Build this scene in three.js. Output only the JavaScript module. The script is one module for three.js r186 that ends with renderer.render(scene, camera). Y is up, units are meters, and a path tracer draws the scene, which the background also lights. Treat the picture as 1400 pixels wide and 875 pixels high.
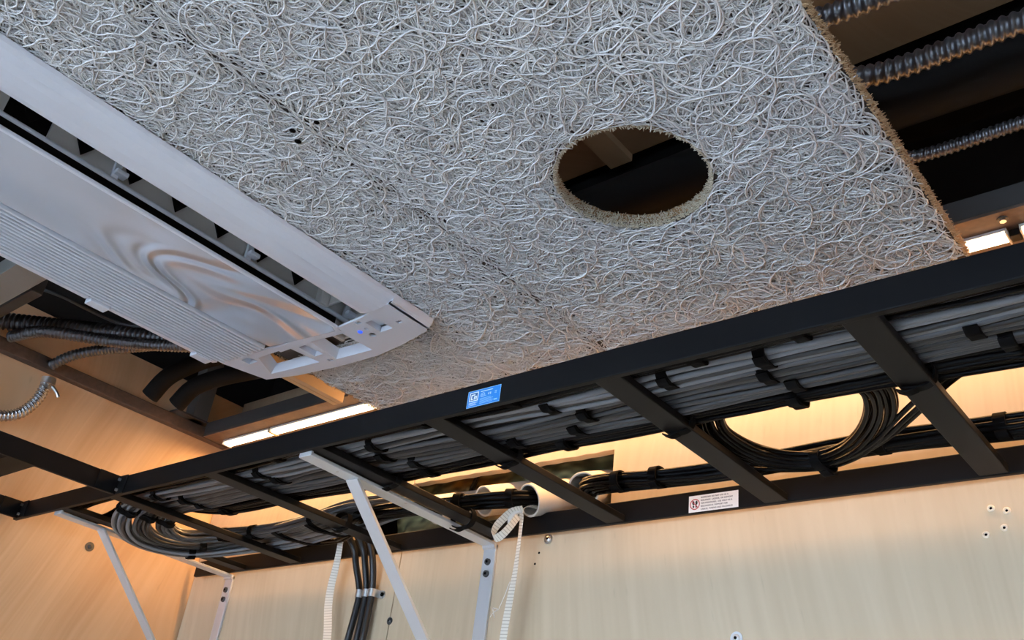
import * as THREE from 'three';
import { RoundedBoxGeometry } from 'three/addons/geometries/RoundedBoxGeometry.js';
import { mergeGeometries } from 'three/addons/utils/BufferGeometryUtils.js';
import { RectAreaLightUniformsLib } from 'three/addons/lights/RectAreaLightUniformsLib.js';

// ---------------------------------------------------------------- camera, sky, exposure
RectAreaLightUniformsLib.init();
const scene = new THREE.Scene();
const EYE = 1.6;                                     // eye height; measured heights below are above the eye
const camera = new THREE.PerspectiveCamera(37.97, 1400 / 875, 0.05, 60);
camera.position.set(0, EYE, 0);
camera.rotation.order = 'YXZ';
camera.rotation.set(0.51596, 0.75468, 0.13679);
scene.add(camera);
const renderer = new THREE.WebGLRenderer({ antialias: true });
renderer.toneMapping = THREE.LinearToneMapping;
renderer.toneMappingExposure = 1.0;
renderer.shadowMap.enabled = true;
scene.background = new THREE.Color().setRGB(7.6, 9.4, 12.0);   // overcast daylight outside the shop window
const LED_COLOR = new THREE.Color().setRGB(1.0, 0.53, 0.20);
const LED_POWER = 94;

// ---------------------------------------------------------------- helpers
function rng(seed) { let a = seed >>> 0; return () => { a = (a + 0x6d2b79f5) >>> 0; let t = Math.imul(a ^ (a >>> 15), 1 | a); t = (t + Math.imul(t ^ (t >>> 7), 61 | t)) ^ t; return ((t ^ (t >>> 14)) >>> 0) / 4294967296; }; }
const V = (x, y, z) => new THREE.Vector3(x, EYE + y, z);
const used = {};
function numbered(name) { const n = used[name] = (used[name] ?? -1) + 1; return n ? `${name}_${String(n).padStart(3, '0')}` : name; }
function thing(name, label, category, group) {
  const g = new THREE.Group(); g.name = numbered(name); scene.add(g);
  g.userData = { label, category }; if (group) g.userData.group = group;
  return g;
}
function struct(name) { const g = new THREE.Group(); g.name = name; g.userData = { kind: 'structure' }; scene.add(g); return g; }
function part(name, geo, mat, parent, label) {
  if (Array.isArray(geo)) geo = merge(geo);
  const m = new THREE.Mesh(geo, mat); m.name = name; m.castShadow = m.receiveShadow = true;
  if (label) m.userData.label = label;
  (parent ?? scene).add(m); return m;
}
function solo(name, geo, mat, label, category, group) {      // a thing that is one mesh, its origin at its base
  if (Array.isArray(geo)) geo = merge(geo);
  geo.computeBoundingBox(); const b = geo.boundingBox, c = b.getCenter(new THREE.Vector3()); c.y = b.min.y;
  geo.translate(-c.x, -c.y, -c.z);
  const m = part(numbered(name), geo, mat); m.position.copy(c); m.userData = { label, category }; if (group) m.userData.group = group;
  return m;
}
function settle(g) {                                           // move a finished group's origin to its base
  g.updateMatrixWorld(true); const b = new THREE.Box3().setFromObject(g), c = b.getCenter(new THREE.Vector3()); c.y = b.min.y;
  for (const ch of g.children) ch.position.sub(c);
  g.position.copy(c); return g;
}
function merge(list) {
  return mergeGeometries(list.map((g) => { let k = g.index ? g.toNonIndexed() : g; for (const n of Object.keys(k.attributes)) if (!['position', 'normal', 'uv'].includes(n)) k.deleteAttribute(n); return k; }));
}
function boxUV(g) {                                             // uv in metres by the face's main direction
  const k = g.index ? g.toNonIndexed() : g, p = k.attributes.position, n = k.attributes.normal, uv = new Float32Array(p.count * 2);
  for (let i = 0; i < p.count; i++) {
    const ax = Math.abs(n.getX(i)), ay = Math.abs(n.getY(i)), az = Math.abs(n.getZ(i));
    if (az >= ax && az >= ay) { uv[2 * i] = p.getX(i); uv[2 * i + 1] = p.getY(i); }
    else if (ax >= ay) { uv[2 * i] = p.getZ(i); uv[2 * i + 1] = p.getY(i); }
    else { uv[2 * i] = p.getX(i); uv[2 * i + 1] = p.getZ(i); }
  }
  k.setAttribute('uv', new THREE.BufferAttribute(uv, 2)); return k;
}
// a box between measured limits (heights above the eye)
function box(x0, x1, y0, y1, z0, z1, r = 0) {
  const w = x1 - x0, h = y1 - y0, d = z1 - z0;
  const g = r > 0 ? new RoundedBoxGeometry(w, h, d, 2, Math.min(r, w / 2.01, h / 2.01, d / 2.01)) : new THREE.BoxGeometry(w, h, d);
  g.translate((x0 + x1) / 2, EYE + (y0 + y1) / 2, (z0 + z1) / 2); return boxUV(g);
}
// a horizontal plate with an outline of [x, z] and holes, from height y0 to y1
function plate(outline, holes, y0, y1, bevel = 0) {
  const s = new THREE.Shape(outline.map(([x, z]) => new THREE.Vector2(x, z)));
  for (const h of holes) s.holes.push(new THREE.Path(h.map(([x, z]) => new THREE.Vector2(x, z))));
  const g = new THREE.ExtrudeGeometry(s, { depth: y1 - y0 - 2 * bevel, bevelEnabled: bevel > 0, bevelSize: bevel, bevelThickness: bevel, bevelOffset: -bevel, bevelSegments: 2, curveSegments: 12 });
  g.rotateX(Math.PI / 2); g.translate(0, EYE + y1 - bevel, 0); return boxUV(g);
}
// a profile of [x, y] swept from z0 to z1
function profileZ(pts, z0, z1, bevel = 0) {
  const s = new THREE.Shape(pts.map(([x, y]) => new THREE.Vector2(x, EYE + y)));
  const g = new THREE.ExtrudeGeometry(s, { depth: z1 - z0, bevelEnabled: false }); g.translate(0, 0, z0); return boxUV(g);
}
// a tube along points; radius may depend on (distance, angle)
function sweep(points, radius, along, around = 8, closed = false, caps = true) {
  const c = new THREE.CatmullRomCurve3(points, closed, 'centripetal'); c.arcLengthDivisions = Math.max(200, along);
  const L = c.getLength(), f = c.computeFrenetFrames(along, closed), pos = [], nor = [], uv = [], idx = [];
  const P = new THREE.Vector3(), N = new THREE.Vector3();
  for (let i = 0; i <= along; i++) {
    c.getPointAt(i / along, P); const s = i / along * L;
    for (let j = 0; j <= around; j++) {
      const a = j / around * Math.PI * 2, r = typeof radius === 'function' ? radius(s, a, L) : radius;
      N.copy(f.normals[i]).multiplyScalar(Math.cos(a)).addScaledVector(f.binormals[i], Math.sin(a));
      pos.push(P.x + N.x * r, P.y + N.y * r, P.z + N.z * r); nor.push(N.x, N.y, N.z); uv.push(s, j / around);
    }
  }
  const w = around + 1;
  for (let i = 0; i < along; i++) for (let j = 0; j < around; j++) { const a = i * w + j; idx.push(a, a + 1, a + w, a + 1, a + w + 1, a + w); }
  if (caps && !closed) for (const i of [0, along]) {
    c.getPointAt(i / along, P); const k = pos.length / 3, t = f.tangents[i], sg = i ? 1 : -1;
    pos.push(P.x, P.y, P.z); nor.push(t.x * sg, t.y * sg, t.z * sg); uv.push(0, 0);
    for (let j = 0; j <= around; j++) { const q = (i * w + j) * 3; pos.push(pos[q], pos[q + 1], pos[q + 2]); nor.push(t.x * sg, t.y * sg, t.z * sg); uv.push(0, 0); }
    for (let j = 0; j < around; j++) i ? idx.push(k, k + 1 + j, k + 2 + j) : idx.push(k, k + 2 + j, k + 1 + j);
  }
  const g = new THREE.BufferGeometry();
  g.setAttribute('position', new THREE.Float32BufferAttribute(pos, 3)); g.setAttribute('normal', new THREE.Float32BufferAttribute(nor, 3)); g.setAttribute('uv', new THREE.Float32BufferAttribute(uv, 2)); g.setIndex(idx);
  return g;
}
function recompute(g) { g.computeVertexNormals(); return g; }
// a flat band along points, its width along the given direction
function band(points, dir, width, thick, along, closed = false) {
  const c = new THREE.CatmullRomCurve3(points, closed, 'centripetal'), L = c.getLength(), pos = [], uv = [], idx = [], T = new THREE.Vector3(), N = new THREE.Vector3(), D = new THREE.Vector3();
  for (let i = 0; i <= along; i++) {
    const u = i / along, p = c.getPointAt(u); c.getTangentAt(u, T);
    D.copy(typeof dir === 'function' ? dir(u) : dir); D.addScaledVector(T, -D.dot(T)).normalize(); N.crossVectors(T, D).normalize();
    for (const [a, b] of [[-1, -1], [1, -1], [1, 1], [-1, 1]]) { pos.push(p.x + D.x * a * width / 2 + N.x * b * thick / 2, p.y + D.y * a * width / 2 + N.y * b * thick / 2, p.z + D.z * a * width / 2 + N.z * b * thick / 2); uv.push(a * width / 2, u * L); }
  }
  for (let i = 0; i < along; i++) for (let j = 0; j < 4; j++) { const a = i * 4 + j, b = i * 4 + (j + 1) % 4; idx.push(a, b, a + 4, b, b + 4, a + 4); }
  if (!closed) { idx.push(0, 2, 1, 0, 3, 2); const k = along * 4; idx.push(k, k + 1, k + 2, k, k + 2, k + 3); }
  const g = new THREE.BufferGeometry(); g.setAttribute('position', new THREE.Float32BufferAttribute(pos, 3)); g.setAttribute('uv', new THREE.Float32BufferAttribute(uv, 2)); g.setIndex(idx);
  const k = g.toNonIndexed(); k.computeVertexNormals(); return k;
}

// ---------------------------------------------------------------- noise and textures
function hash2(x, y, s) { let h = Math.imul(x, 374761393) ^ Math.imul(y, 668265263) ^ Math.imul(s, 2147483647 - 58); h = Math.imul(h ^ (h >>> 13), 1274126177); return ((h ^ (h >>> 16)) >>> 0) / 4294967296; }
function vnoise(x, y, s, px = 0, py = 0) {
  const xi = Math.floor(x), yi = Math.floor(y), fx = x - xi, fy = y - yi, u = fx * fx * (3 - 2 * fx), v = fy * fy * (3 - 2 * fy);
  const wx = (k) => px ? ((k % px) + px) % px : k, wy = (k) => py ? ((k % py) + py) % py : k;
  const a = hash2(wx(xi), wy(yi), s), b = hash2(wx(xi + 1), wy(yi), s), c = hash2(wx(xi), wy(yi + 1), s), d = hash2(wx(xi + 1), wy(yi + 1), s);
  return a + (b - a) * u + (c - a) * v + (a - b - c + d) * u * v;
}
function dataTex(n, fn, srgb, rep = 1) {
  const d = new Uint8Array(n * n * 4);
  for (let y = 0; y < n; y++) for (let x = 0; x < n; x++) { const c = fn(x / n, y / n), i = (y * n + x) * 4; d[i] = Math.max(0, Math.min(255, c[0] * 255)); d[i + 1] = Math.max(0, Math.min(255, c[1] * 255)); d[i + 2] = Math.max(0, Math.min(255, c[2] * 255)); d[i + 3] = 255; }
  const t = new THREE.DataTexture(d, n, n); t.wrapS = t.wrapT = THREE.RepeatWrapping; t.magFilter = THREE.LinearFilter; t.minFilter = THREE.LinearMipmapLinearFilter; t.generateMipmaps = true;
  if (srgb) t.colorSpace = THREE.SRGBColorSpace; t.repeat.set(rep, rep); t.needsUpdate = true; return t;
}
const mix = (a, b, t) => a.map((v, i) => v + (b[i] - v) * t);
// plywood: upright grain, broad pale and dark flames, a few short pores
function plyTexture(seed, light, dark, slant, flame) {
  return dataTex(1024, (u, v) => {
    const w = u + slant * (vnoise(u * 3, v * 3, seed + 9, 3, 3) - .5);
    const broad = vnoise(w * 7, v * 2, seed, 7, 2) * .6 + vnoise(w * 19, v * 3, seed + 1, 19, 3) * .4;
    const fine = vnoise(w * 90, v * 6, seed + 2, 90, 6) * .6 + vnoise(w * 260, v * 14, seed + 3, 260, 14) * .4;
    const pore = Math.max(0, vnoise(w * 330, v * 26, seed + 4, 330, 26) - .93) * 3.0;
    let c = mix(light, dark, flame * broad + .34 * fine);
    return c.map((q) => q * (1 - pore * .22));
  }, true, 1 / 1.3);
}
const plyBackMap = plyTexture(11, [.86, .785, .665], [.72, .625, .50], .12, .55);
const plyLeftMap = plyTexture(37, [.915, .80, .655], [.76, .61, .455], .42, 1.0);
plyLeftMap.rotation = .32;
const grainTex = dataTex(512, (u, v) => { const f = vnoise(u * 128, v * 128, 5, 128, 128) * .5 + vnoise(u * 40, v * 40, 6, 40, 40) * .5; return [f, f, f]; }, false, 8);
const scuffTex = dataTex(512, (u, v) => { const f = .86 + .16 * (vnoise(u * 9, v * 9, 15, 9, 9) - .5) + .10 * (vnoise(u * 60, v * 60, 16, 60, 60) - .5); return [f, f, f]; }, false, 2);
const rustTex = dataTex(512, (u, v) => { const f = vnoise(u * 12, v * 12, 25, 12, 12) * .6 + vnoise(u * 70, v * 70, 26, 70, 70) * .4; return mix([.30, .265, .245], [.46, .38, .325], f); }, true, 2.5);
const std = (o) => new THREE.MeshStandardMaterial(o), phys = (o) => new THREE.MeshPhysicalMaterial(o);
const rgb = (r, g, b) => new THREE.Color().setRGB(r, g, b);
const M = {
  plyBack: std({ map: plyBackMap, roughness: .55 }),
  plyLeft: std({ map: plyLeftMap, roughness: .5 }),
  plyEdge: std({ color: rgb(.42, .27, .14), roughness: .8 }),
  shell: std({ color: rgb(.02, .019, .018), roughness: .95 }),
  room: std({ color: rgb(.62, .61, .58), roughness: .9 }),
  concrete: std({ color: rgb(.55, .56, .57), roughness: .85 }),
  pave: std({ color: rgb(.48, .48, .48), roughness: .9 }),
  black: phys({ color: rgb(.006, .0062, .007), roughness: .45, specularIntensity: .22 }),
  steel: std({ map: rustTex, metalness: .35, roughness: .62 }),
  darkSteel: std({ color: rgb(.085, .085, .085), metalness: .5, roughness: .55, roughnessMap: scuffTex }),
  zinc: std({ color: rgb(.66, .68, .70), metalness: .35, roughness: .42, roughnessMap: scuffTex }),
  bright: std({ color: rgb(.78, .78, .77), metalness: .95, roughness: .28 }),
  flex: std({ color: rgb(.16, .165, .18), metalness: .75, roughness: .3 }),
  flexBright: std({ color: rgb(.45, .45, .45), metalness: .9, roughness: .25 }),
  white: phys({ color: rgb(.66, .70, .77), roughness: .42 }),
  whiteGloss: phys({ color: rgb(.62, .64, .68), roughness: .12, clearcoat: .6, clearcoatRoughness: .05 }),
  liner: std({ color: rgb(.58, .56, .53), metalness: .2, roughness: .5, roughnessMap: scuffTex }),
  void: phys({ color: rgb(.003, .003, .003), roughness: .95, specularIntensity: .2 }),
  foam: phys({ color: rgb(.008, .0078, .0075), roughness: .85, specularIntensity: .4 }),
  velcro: phys({ color: rgb(.004, .004, .0045), roughness: .95, specularIntensity: .25 }),
  pvc: std({ color: rgb(.66, .60, .52), roughness: .55 }),
  tape: std({ color: rgb(.78, .76, .70), roughness: .8 }),
  batten: std({ color: rgb(.62, .44, .26), roughness: .7 }),
  darkPly: std({ map: plyLeftMap, color: rgb(.5, .44, .38), roughness: .8 }),
};
const greyCable = [.016, .036, .06, .095, .21].map((v) => phys({ color: rgb(v * .96, v, v * 1.07), roughness: .38 }));
const blackCable = [.0035, .006].map((v) => phys({ color: rgb(v, v, v * 1.1), roughness: .22, specularIntensity: .17 }));

// ---------------------------------------------------------------- the setting
const WZ = -1.3165, WX = -2.24;                                  // faces of the plywood sheets
{
  const f = struct('floor'); part('slab', box(-2.6, 2.7, -1.75, -1.6, -1.7, 3.6), M.concrete, f);
  const g = struct('pavement'); part('paving', [box(-9, 9, -1.72, -1.62, 3.61, 14), box(-12, -2.61, -1.72, -1.62, -2, 3.61)], M.pave, g);
  const c = struct('ceiling'); part('deck', box(-2.6, 2.7, 1.25, 1.4, -1.7, 3.6), M.shell, c);
  const r = struct('wall_right'); part('plaster', box(2.5, 2.7, -1.6, 1.25, -1.7, 3.6), M.room, r);
  const fr = struct('wall_front'); const X0 = -2.0, X1 = 1.5, Y0 = -1.2, Y1 = .75;
  part('plaster', [box(-2.5, X0, -1.6, 1.25, 3.4, 3.6), box(X1, 2.5, -1.6, 1.25, 3.4, 3.6), box(X0, X1, -1.6, Y0, 3.4, 3.6), box(X0, X1, Y1, 1.25, 3.4, 3.6)], M.room, fr);
  const w = struct('window_1');
  part('window_frame', [box(X0, X1, Y0, Y0 + .06, 3.46, 3.54), box(X0, X1, Y1 - .06, Y1, 3.46, 3.54), ...[X0, -.28, X1 - .06].map((x) => box(x, x + .06, Y0, Y1, 3.46, 3.54))], M.darkSteel, w);
  for (const [a, b] of [[X0 + .06, -.28], [-.22, X1 - .06]]) part('glass', box(a, b, Y0 + .06, Y1 - .06, 3.495, 3.501), phys({ color: 0xffffff, transmission: 1, thickness: 0, roughness: 0, ior: 1.5 }), w);

  // left wall: dark shell, one sheet of plywood up to the beam, pale room plaster nearer the window
  const wl = struct('wall_left');
  part('shell', [box(-2.6, -2.36, -1.6, 1.25, -1.7, .9), box(-2.6, -2.36, .76, 1.25, .9, 3.25), box(-2.6, -2.36, -1.6, 1.25, 3.25, 3.6), box(-2.6, -2.36, -1.6, -1.35, .9, 3.25)], M.shell, wl);
  const w2 = struct('window_2');
  part('window_frame', [box(-2.44, -2.36, -1.35, -1.29, .9, 3.25), box(-2.44, -2.36, .70, .76, .9, 3.25), ...[.9, 2.045, 3.19].map((z) => box(-2.44, -2.36, -1.35, .76, z, z + .06))], M.darkSteel, w2);
  for (const [a, b] of [[.96, 2.045], [2.105, 3.19]]) part('glass', box(-2.403, -2.397, -1.29, .70, a, b), phys({ color: 0xffffff, transmission: 1, thickness: 0, roughness: 0, ior: 1.5 }), w2);
  part('plywood_sheet', box(WX - .018, WX, -1.6, 1.008, -1.42, .60), M.plyLeft, wl);

  // back wall: shell, two sheets, the right one cut out for the conduits
  const wb = struct('wall_back');
  part('shell', box(-2.6, 2.7, -1.6, 1.25, -1.7, -1.47), M.shell, wb);
  const sheet = (pts, holes) => { const s = new THREE.Shape(pts.map(([x, y]) => new THREE.Vector2(x, EYE + y))); for (const h of holes) s.holes.push(new THREE.Path(h.map(([x, y]) => new THREE.Vector2(x, EYE + y)))); const g = new THREE.ExtrudeGeometry(s, { depth: .018, bevelEnabled: true, bevelSize: .0007, bevelThickness: .0007, bevelSegments: 1, bevelOffset: -.0007 }); g.translate(0, 0, WZ - .0187); return boxUV(g); };
  const r0 = rng(5), top = [];
  for (let i = 0; i <= 24; i++) top.push([-.936 - i / 24 * .519, .664 + .006 * i / 24 + (r0() - .5) * .0025]);
  part('plywood_sheet', sheet([[-2.238, -1.6], [-1.4635, -1.6], [-1.4635, .535], [-1.57, .535], [-1.568, .669], [-1.4635, .669], [-1.4635, 1.018], [-2.238, 1.018]], []), M.plyBack, wb);
  part('plywood_sheet', sheet([[-1.461, -1.6], [2.5, -1.6], [2.5, .895], [-1.461, .895], [-1.461, .6705], ...top.reverse(), [-.936, .535], [-1.461, .535]], []), M.plyBack, wb);
}
// steel beams that carry the ceiling
{
  const b = struct('beam_back');
  part('bottom_flange', box(-2.19, 1.2, .860, .865, -1.289, -1.196, .001), M.steel, b);
  part('web', box(-2.19, 1.2, .865, .900, -1.201, -1.196), M.darkSteel, b);
  const l = struct('beam_left');
  part('tube', box(-2.238, -2.214, .866, .897, -1.29, 1.6, .002), M.steel, l);
  const p = thing('steel_post', 'dark square steel post standing on the left beam near the corner', 'post');
  part('tube', box(-2.236, -2.190, .897, 1.25, -1.196, -1.15, .003), std({ color: rgb(.20, .195, .19), metalness: .3, roughness: .5 }), p);
  part('base_tab', box(-2.238, -2.186, .897, .902, -1.25, -1.10), M.darkSteel, p);
  settle(p);
}

// ---------------------------------------------------------------- warm LED strips under the back beam
const glow = new THREE.MeshStandardMaterial({ color: rgb(.9, .85, .75), emissive: rgb(1, .80, .52), emissiveIntensity: 5.5 });
[[-2.155, -1.957, 'short lit LED strip in the corner, left of the yellowish joint'], [-1.950, -1.02, 'long lit LED strip running from the joint to behind the ceiling board'], [-1.014, -.222, 'lit LED strip that shows past the right edge of the ceiling board'], [-.203, .9, 'lit LED strip at the right edge beyond the black connector']].forEach(([a, b, label], i) => {
  const t = thing('led_strip', label, 'light');
  part('housing', box(a, b, .8555, .860, -1.267, -1.237), M.zinc, t);
  part('diffuser', box(a + .001, b - .001, .8495, .8555, -1.2615, -1.2425, .002), glow, t);
  for (const x of [a, b]) part('end_cap', box(x - .0012, x + .0012, .849, .860, -1.267, -1.237), M.pvc, t);
  const L = new THREE.RectAreaLight(LED_COLOR, LED_POWER, b - a, .022);
  L.name = 'led_light'; L.position.set((a + b) / 2, EYE + .847, -1.252); L.rotation.x = -Math.PI / 2; t.add(L);
  settle(t);
});
{
  const t = thing('led_connector', 'small black plug joining two LED strips at the right end of the beam', 'connector');
  part('plug', box(-.2195, -.2055, .848, .859, -1.262, -1.243, .002), M.black, t); settle(t);
  const y = thing('led_connector', 'small yellowish clip joining the two LED strips in the left corner', 'connector');
  part('plug', box(-1.9556, -1.9514, .848, .859, -1.265, -1.239, .001), std({ color: rgb(.7, .5, .1), roughness: .4 }), y); settle(y);
}

// ---------------------------------------------------------------- wood wool ceiling boards
const holeC = [-.568, -.797], holeR = .104;
const fibreMat = [rgb(.73, .735, .735), rgb(.80, .805, .80), rgb(.64, .64, .635)].map((c) => std({ color: c, roughness: .85 }));
const brownFibre = std({ color: rgb(.50, .35, .20), roughness: .9 });
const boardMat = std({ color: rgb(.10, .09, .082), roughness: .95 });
const edgeMat = std({ color: rgb(.33, .20, .10), roughness: .95, bumpMap: dataTex(512, (u, v) => { const f = vnoise(u * 120, v * 120, 71, 120, 120); return [f, f, f]; }, false, 6), bumpScale: .003 });
function strand(seed, len, bend, w, t) {                       // one curling strand of wood wool, lying in the xz plane
  const r = rng(seed), n = Math.max(6, Math.round(len / .0065)), pos = [], idx = [], uv = [];
  let x = 0, z = 0, a = r() * 6.28, k = (r() - .5) * 2 * bend, pts = [];
  for (let i = 0; i <= n; i++) { pts.push([x, z, a]); x += Math.cos(a) * len / n; z += Math.sin(a) * len / n; a += k * len / n; k = k * .86 + (r() - .5) * bend * 1.3; k = Math.max(-bend * 1.2, Math.min(bend * 1.2, k)); }
  let cx = 0, cz = 0; for (const p of pts) { cx += p[0]; cz += p[1]; } cx /= n + 1; cz /= n + 1;
  const ph = r() * 6.28;
  pts.forEach(([x, z, a], i) => {
    const e = i === 0 || i === n ? .4 : 1, y = Math.sin(ph + i / n * 7) * .0008, nx = -Math.sin(a) * w / 2 * e, nz = Math.cos(a) * w / 2 * e;
    pos.push(x - cx + nx, y, z - cz + nz, x - cx, y - t * e, z - cz, x - cx - nx, y, z - cz - nz, x - cx, y + t * e, z - cz);
    for (let q = 0; q < 4; q++) uv.push(0, 0);
  });
  for (let i = 0; i < n; i++) for (let j = 0; j < 4; j++) { const A = i * 4 + j, B = i * 4 + (j + 1) % 4; idx.push(A, A + 4, B, B, A + 4, B + 4); }
  const g = new THREE.BufferGeometry(); g.setAttribute('position', new THREE.Float32BufferAttribute(pos, 3)); g.setAttribute('uv', new THREE.Float32BufferAttribute(uv, 2)); g.setIndex(idx); g.computeVertexNormals();
  const pp = []; for (let i = 0; i <= n; i += 2) pp.push([pos[i * 12 + 3], pos[i * 12 + 5]]);
  return { g, pp, w };
}
const kinds = [];
for (let i = 0; i < 7; i++) kinds.push(strand(100 + i * 17, (.045 + i * .009), 46 + (i % 3) * 30, .0018 + (i % 3) * .00025, .0009));
for (let i = 0; i < 4; i++) kinds.push(strand(900 + i * 17, .15 + i * .03, 40 + i * 14, .0021, .00095));
for (let i = 0; i < 2; i++) kinds.push(strand(1300 + i * 7, .022 + i * .012, 45, .0018, .0008));
const BY = .782;                                               // underside of the boards
const jag = (pts, amp, seed, step = .012) => {                  // ragged cut edge
  const r = rng(seed), out = [];
  pts.forEach((p, i) => { const q = pts[(i + 1) % pts.length], L = Math.hypot(q[0] - p[0], q[1] - p[1]), n = Math.max(1, Math.round(L / step)); for (let k = 0; k < n; k++) { const u = k / n; out.push([p[0] + (q[0] - p[0]) * u + (r() - .5) * amp, p[1] + (q[1] - p[1]) * u + (r() - .5) * amp]); } });
  return out;
};
const acArea = (x, z) => x < -1.082 && z > -.925;
function board(label, x0, x1, z0, z1, outline, hole, count, seed) {
  const t = thing('ceiling_board', label, 'ceiling board');
  const holes = hole ? [[...Array(56).keys()].map((i) => { const a = i / 56 * 6.283, r = rng(i + 3)(); return [holeC[0] + Math.cos(a) * (holeR + (r - .5) * .003), holeC[1] + Math.sin(a) * (holeR + (r - .5) * .003)]; })] : [];
  part('core', plate(jag(outline, .002, seed), holes, BY + .0095, BY + .025), edgeMat, t);
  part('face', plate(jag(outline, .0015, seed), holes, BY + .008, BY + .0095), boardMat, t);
  const r = rng(seed), ok = (x, z) => x > x0 - (x0 === XM + .0008 ? .003 : 0) && x < x1 + (x1 === XM - .0008 ? .003 : 0) && z > z0 && z < z1 && !acArea(x, z) && !(hole && Math.hypot(x - holeC[0], z - holeC[1]) < holeR + .0005);
  const lists = kinds.map(() => []), m = new THREE.Matrix4(), q = new THREE.Quaternion(), e = new THREE.Euler(), s = new THREE.Vector3();
  for (let i = 0; i < count; i++) {
    let k = r() < .91 ? Math.floor(r() * 7) : r() < .36 ? 7 + Math.floor(r() * 4) : 11 + Math.floor(r() * 2);
    const x = x0 + r() * (x1 - x0), z = z0 + r() * (z1 - z0), long = k >= 7 && k < 11;
    for (let tries = 0; tries < 3; tries++) {
      const a = r() * 6.283, sc = .8 + r() * .5, c = Math.cos(a) * sc, sn = Math.sin(a) * sc;
      if (!kinds[k].pp.every(([px, pz]) => ok(x + px * c + pz * sn, z - px * sn + pz * c))) { if (tries === 1) k = 11 + Math.floor(r() * 2); continue; }
      e.set((r() - .5) * .05, a, (r() - .5) * .05); q.setFromEuler(e); s.set(sc, 1, sc);
      lists[k].push(m.compose(new THREE.Vector3(x, EYE + BY + (long ? -.0005 + r() * .0015 : r() ** .55 * .0075), z), q, s).clone());
      break;
    }
  }
  kinds.forEach((kd, k) => {
    if (!lists[k].length) return;
    const im = new THREE.InstancedMesh(kd.g, fibreMat[k % 3], lists[k].length); im.name = 'wood_fibres'; im.castShadow = im.receiveShadow = true; im.userData = { kind: 'stuff' };
    lists[k].forEach((mm, i) => im.setMatrixAt(i, mm)); t.add(im);
  });
  // frayed stubs on the cut edges
  const stubs = [], up = new THREE.Vector3(0, 1, 0);
  const addStub = (x, z, nx, nz) => { const y = BY + .002 + r() * .021, d = new THREE.Vector3(nx + (r() - .5) * 1.6, (r() - .6) * 1.2, nz + (r() - .5) * 1.6).normalize(); q.setFromUnitVectors(up, d); stubs.push(m.compose(new THREE.Vector3(x - nx * .001, EYE + y, z - nz * .001), q, s.set(1, .3 + r() * .8, 1)).clone()); };
  
  outline.forEach((p, i) => { const n = outline[(i + 1) % outline.length], L = Math.hypot(n[0] - p[0], n[1] - p[1]); if (L < .1 || Math.abs(p[0] - XM) + Math.abs(n[0] - XM) < .01 || (p[1] > -1.1 && n[1] > -1.1)) return; const nx = (n[1] - p[1]) / L, nz = -(n[0] - p[0]) / L; for (let k = 0; k < L * 3200; k++) { const u = r(); addStub(p[0] + (n[0] - p[0]) * u, p[1] + (n[1] - p[1]) * u, nx, nz); } });
  const sg = new THREE.CylinderGeometry(.0004, .0009, .006, 4, 1); sg.translate(0, .003, 0);
  const edge = stubs.splice(0);
  if (hole) for (let i = 0; i < 4200; i++) { const a = r() * 6.283; addStub(holeC[0] + Math.cos(a) * holeR, holeC[1] + Math.sin(a) * holeR, -Math.cos(a), -Math.sin(a)); }
  else for (const [x, z, rr] of [[-.889, -.48, .0045], [-.900, -.498, .005], [-.848, -.487, .004]]) { const h = new THREE.SphereGeometry(rr, 12, 6); h.scale(1, .25, 1); h.translate(x, EYE + BY - .0008, z); part('drill_hole', h, M.void, t); }
  if (hole) { const im = new THREE.InstancedMesh(sg, std({ color: rgb(.56, .50, .38), roughness: .9 }), stubs.length); im.name = 'frayed_rim'; im.castShadow = im.receiveShadow = true; im.userData = { kind: 'stuff', label: 'pale frayed rim of the round hole' }; stubs.forEach((mm, i) => im.setMatrixAt(i, mm)); t.add(im); }
  stubs.splice(0, stubs.length, ...edge);
  const im = new THREE.InstancedMesh(sg, brownFibre, stubs.length); im.name = 'frayed_edge'; im.castShadow = im.receiveShadow = true; im.userData = { kind: 'stuff', label: 'brown frayed cut edge' };
  stubs.forEach((mm, i) => im.setMatrixAt(i, mm)); t.add(im);
  return settle(t);
}
const ZF = -1.180, ZN = .26, XM = -.8665;
board('grey wood wool ceiling board with a round hole cut in it', XM + .0008, -.263, ZF, ZN, [[XM + .0008, ZF], [-.263, ZF], [-.263, ZN], [XM + .0008, ZN]], true, 23500, 41);
board('grey wood wool ceiling board beside the white air conditioner', -1.46, XM - .0008, ZF, ZN, [[-1.46, ZF], [XM - .0008, ZF], [XM - .0008, ZN], [-1.10, ZN], [-1.10, -.912], [-1.262, -.912], [-1.262, -.84], [-1.46, -.84]], false, 20000, 77);

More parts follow.
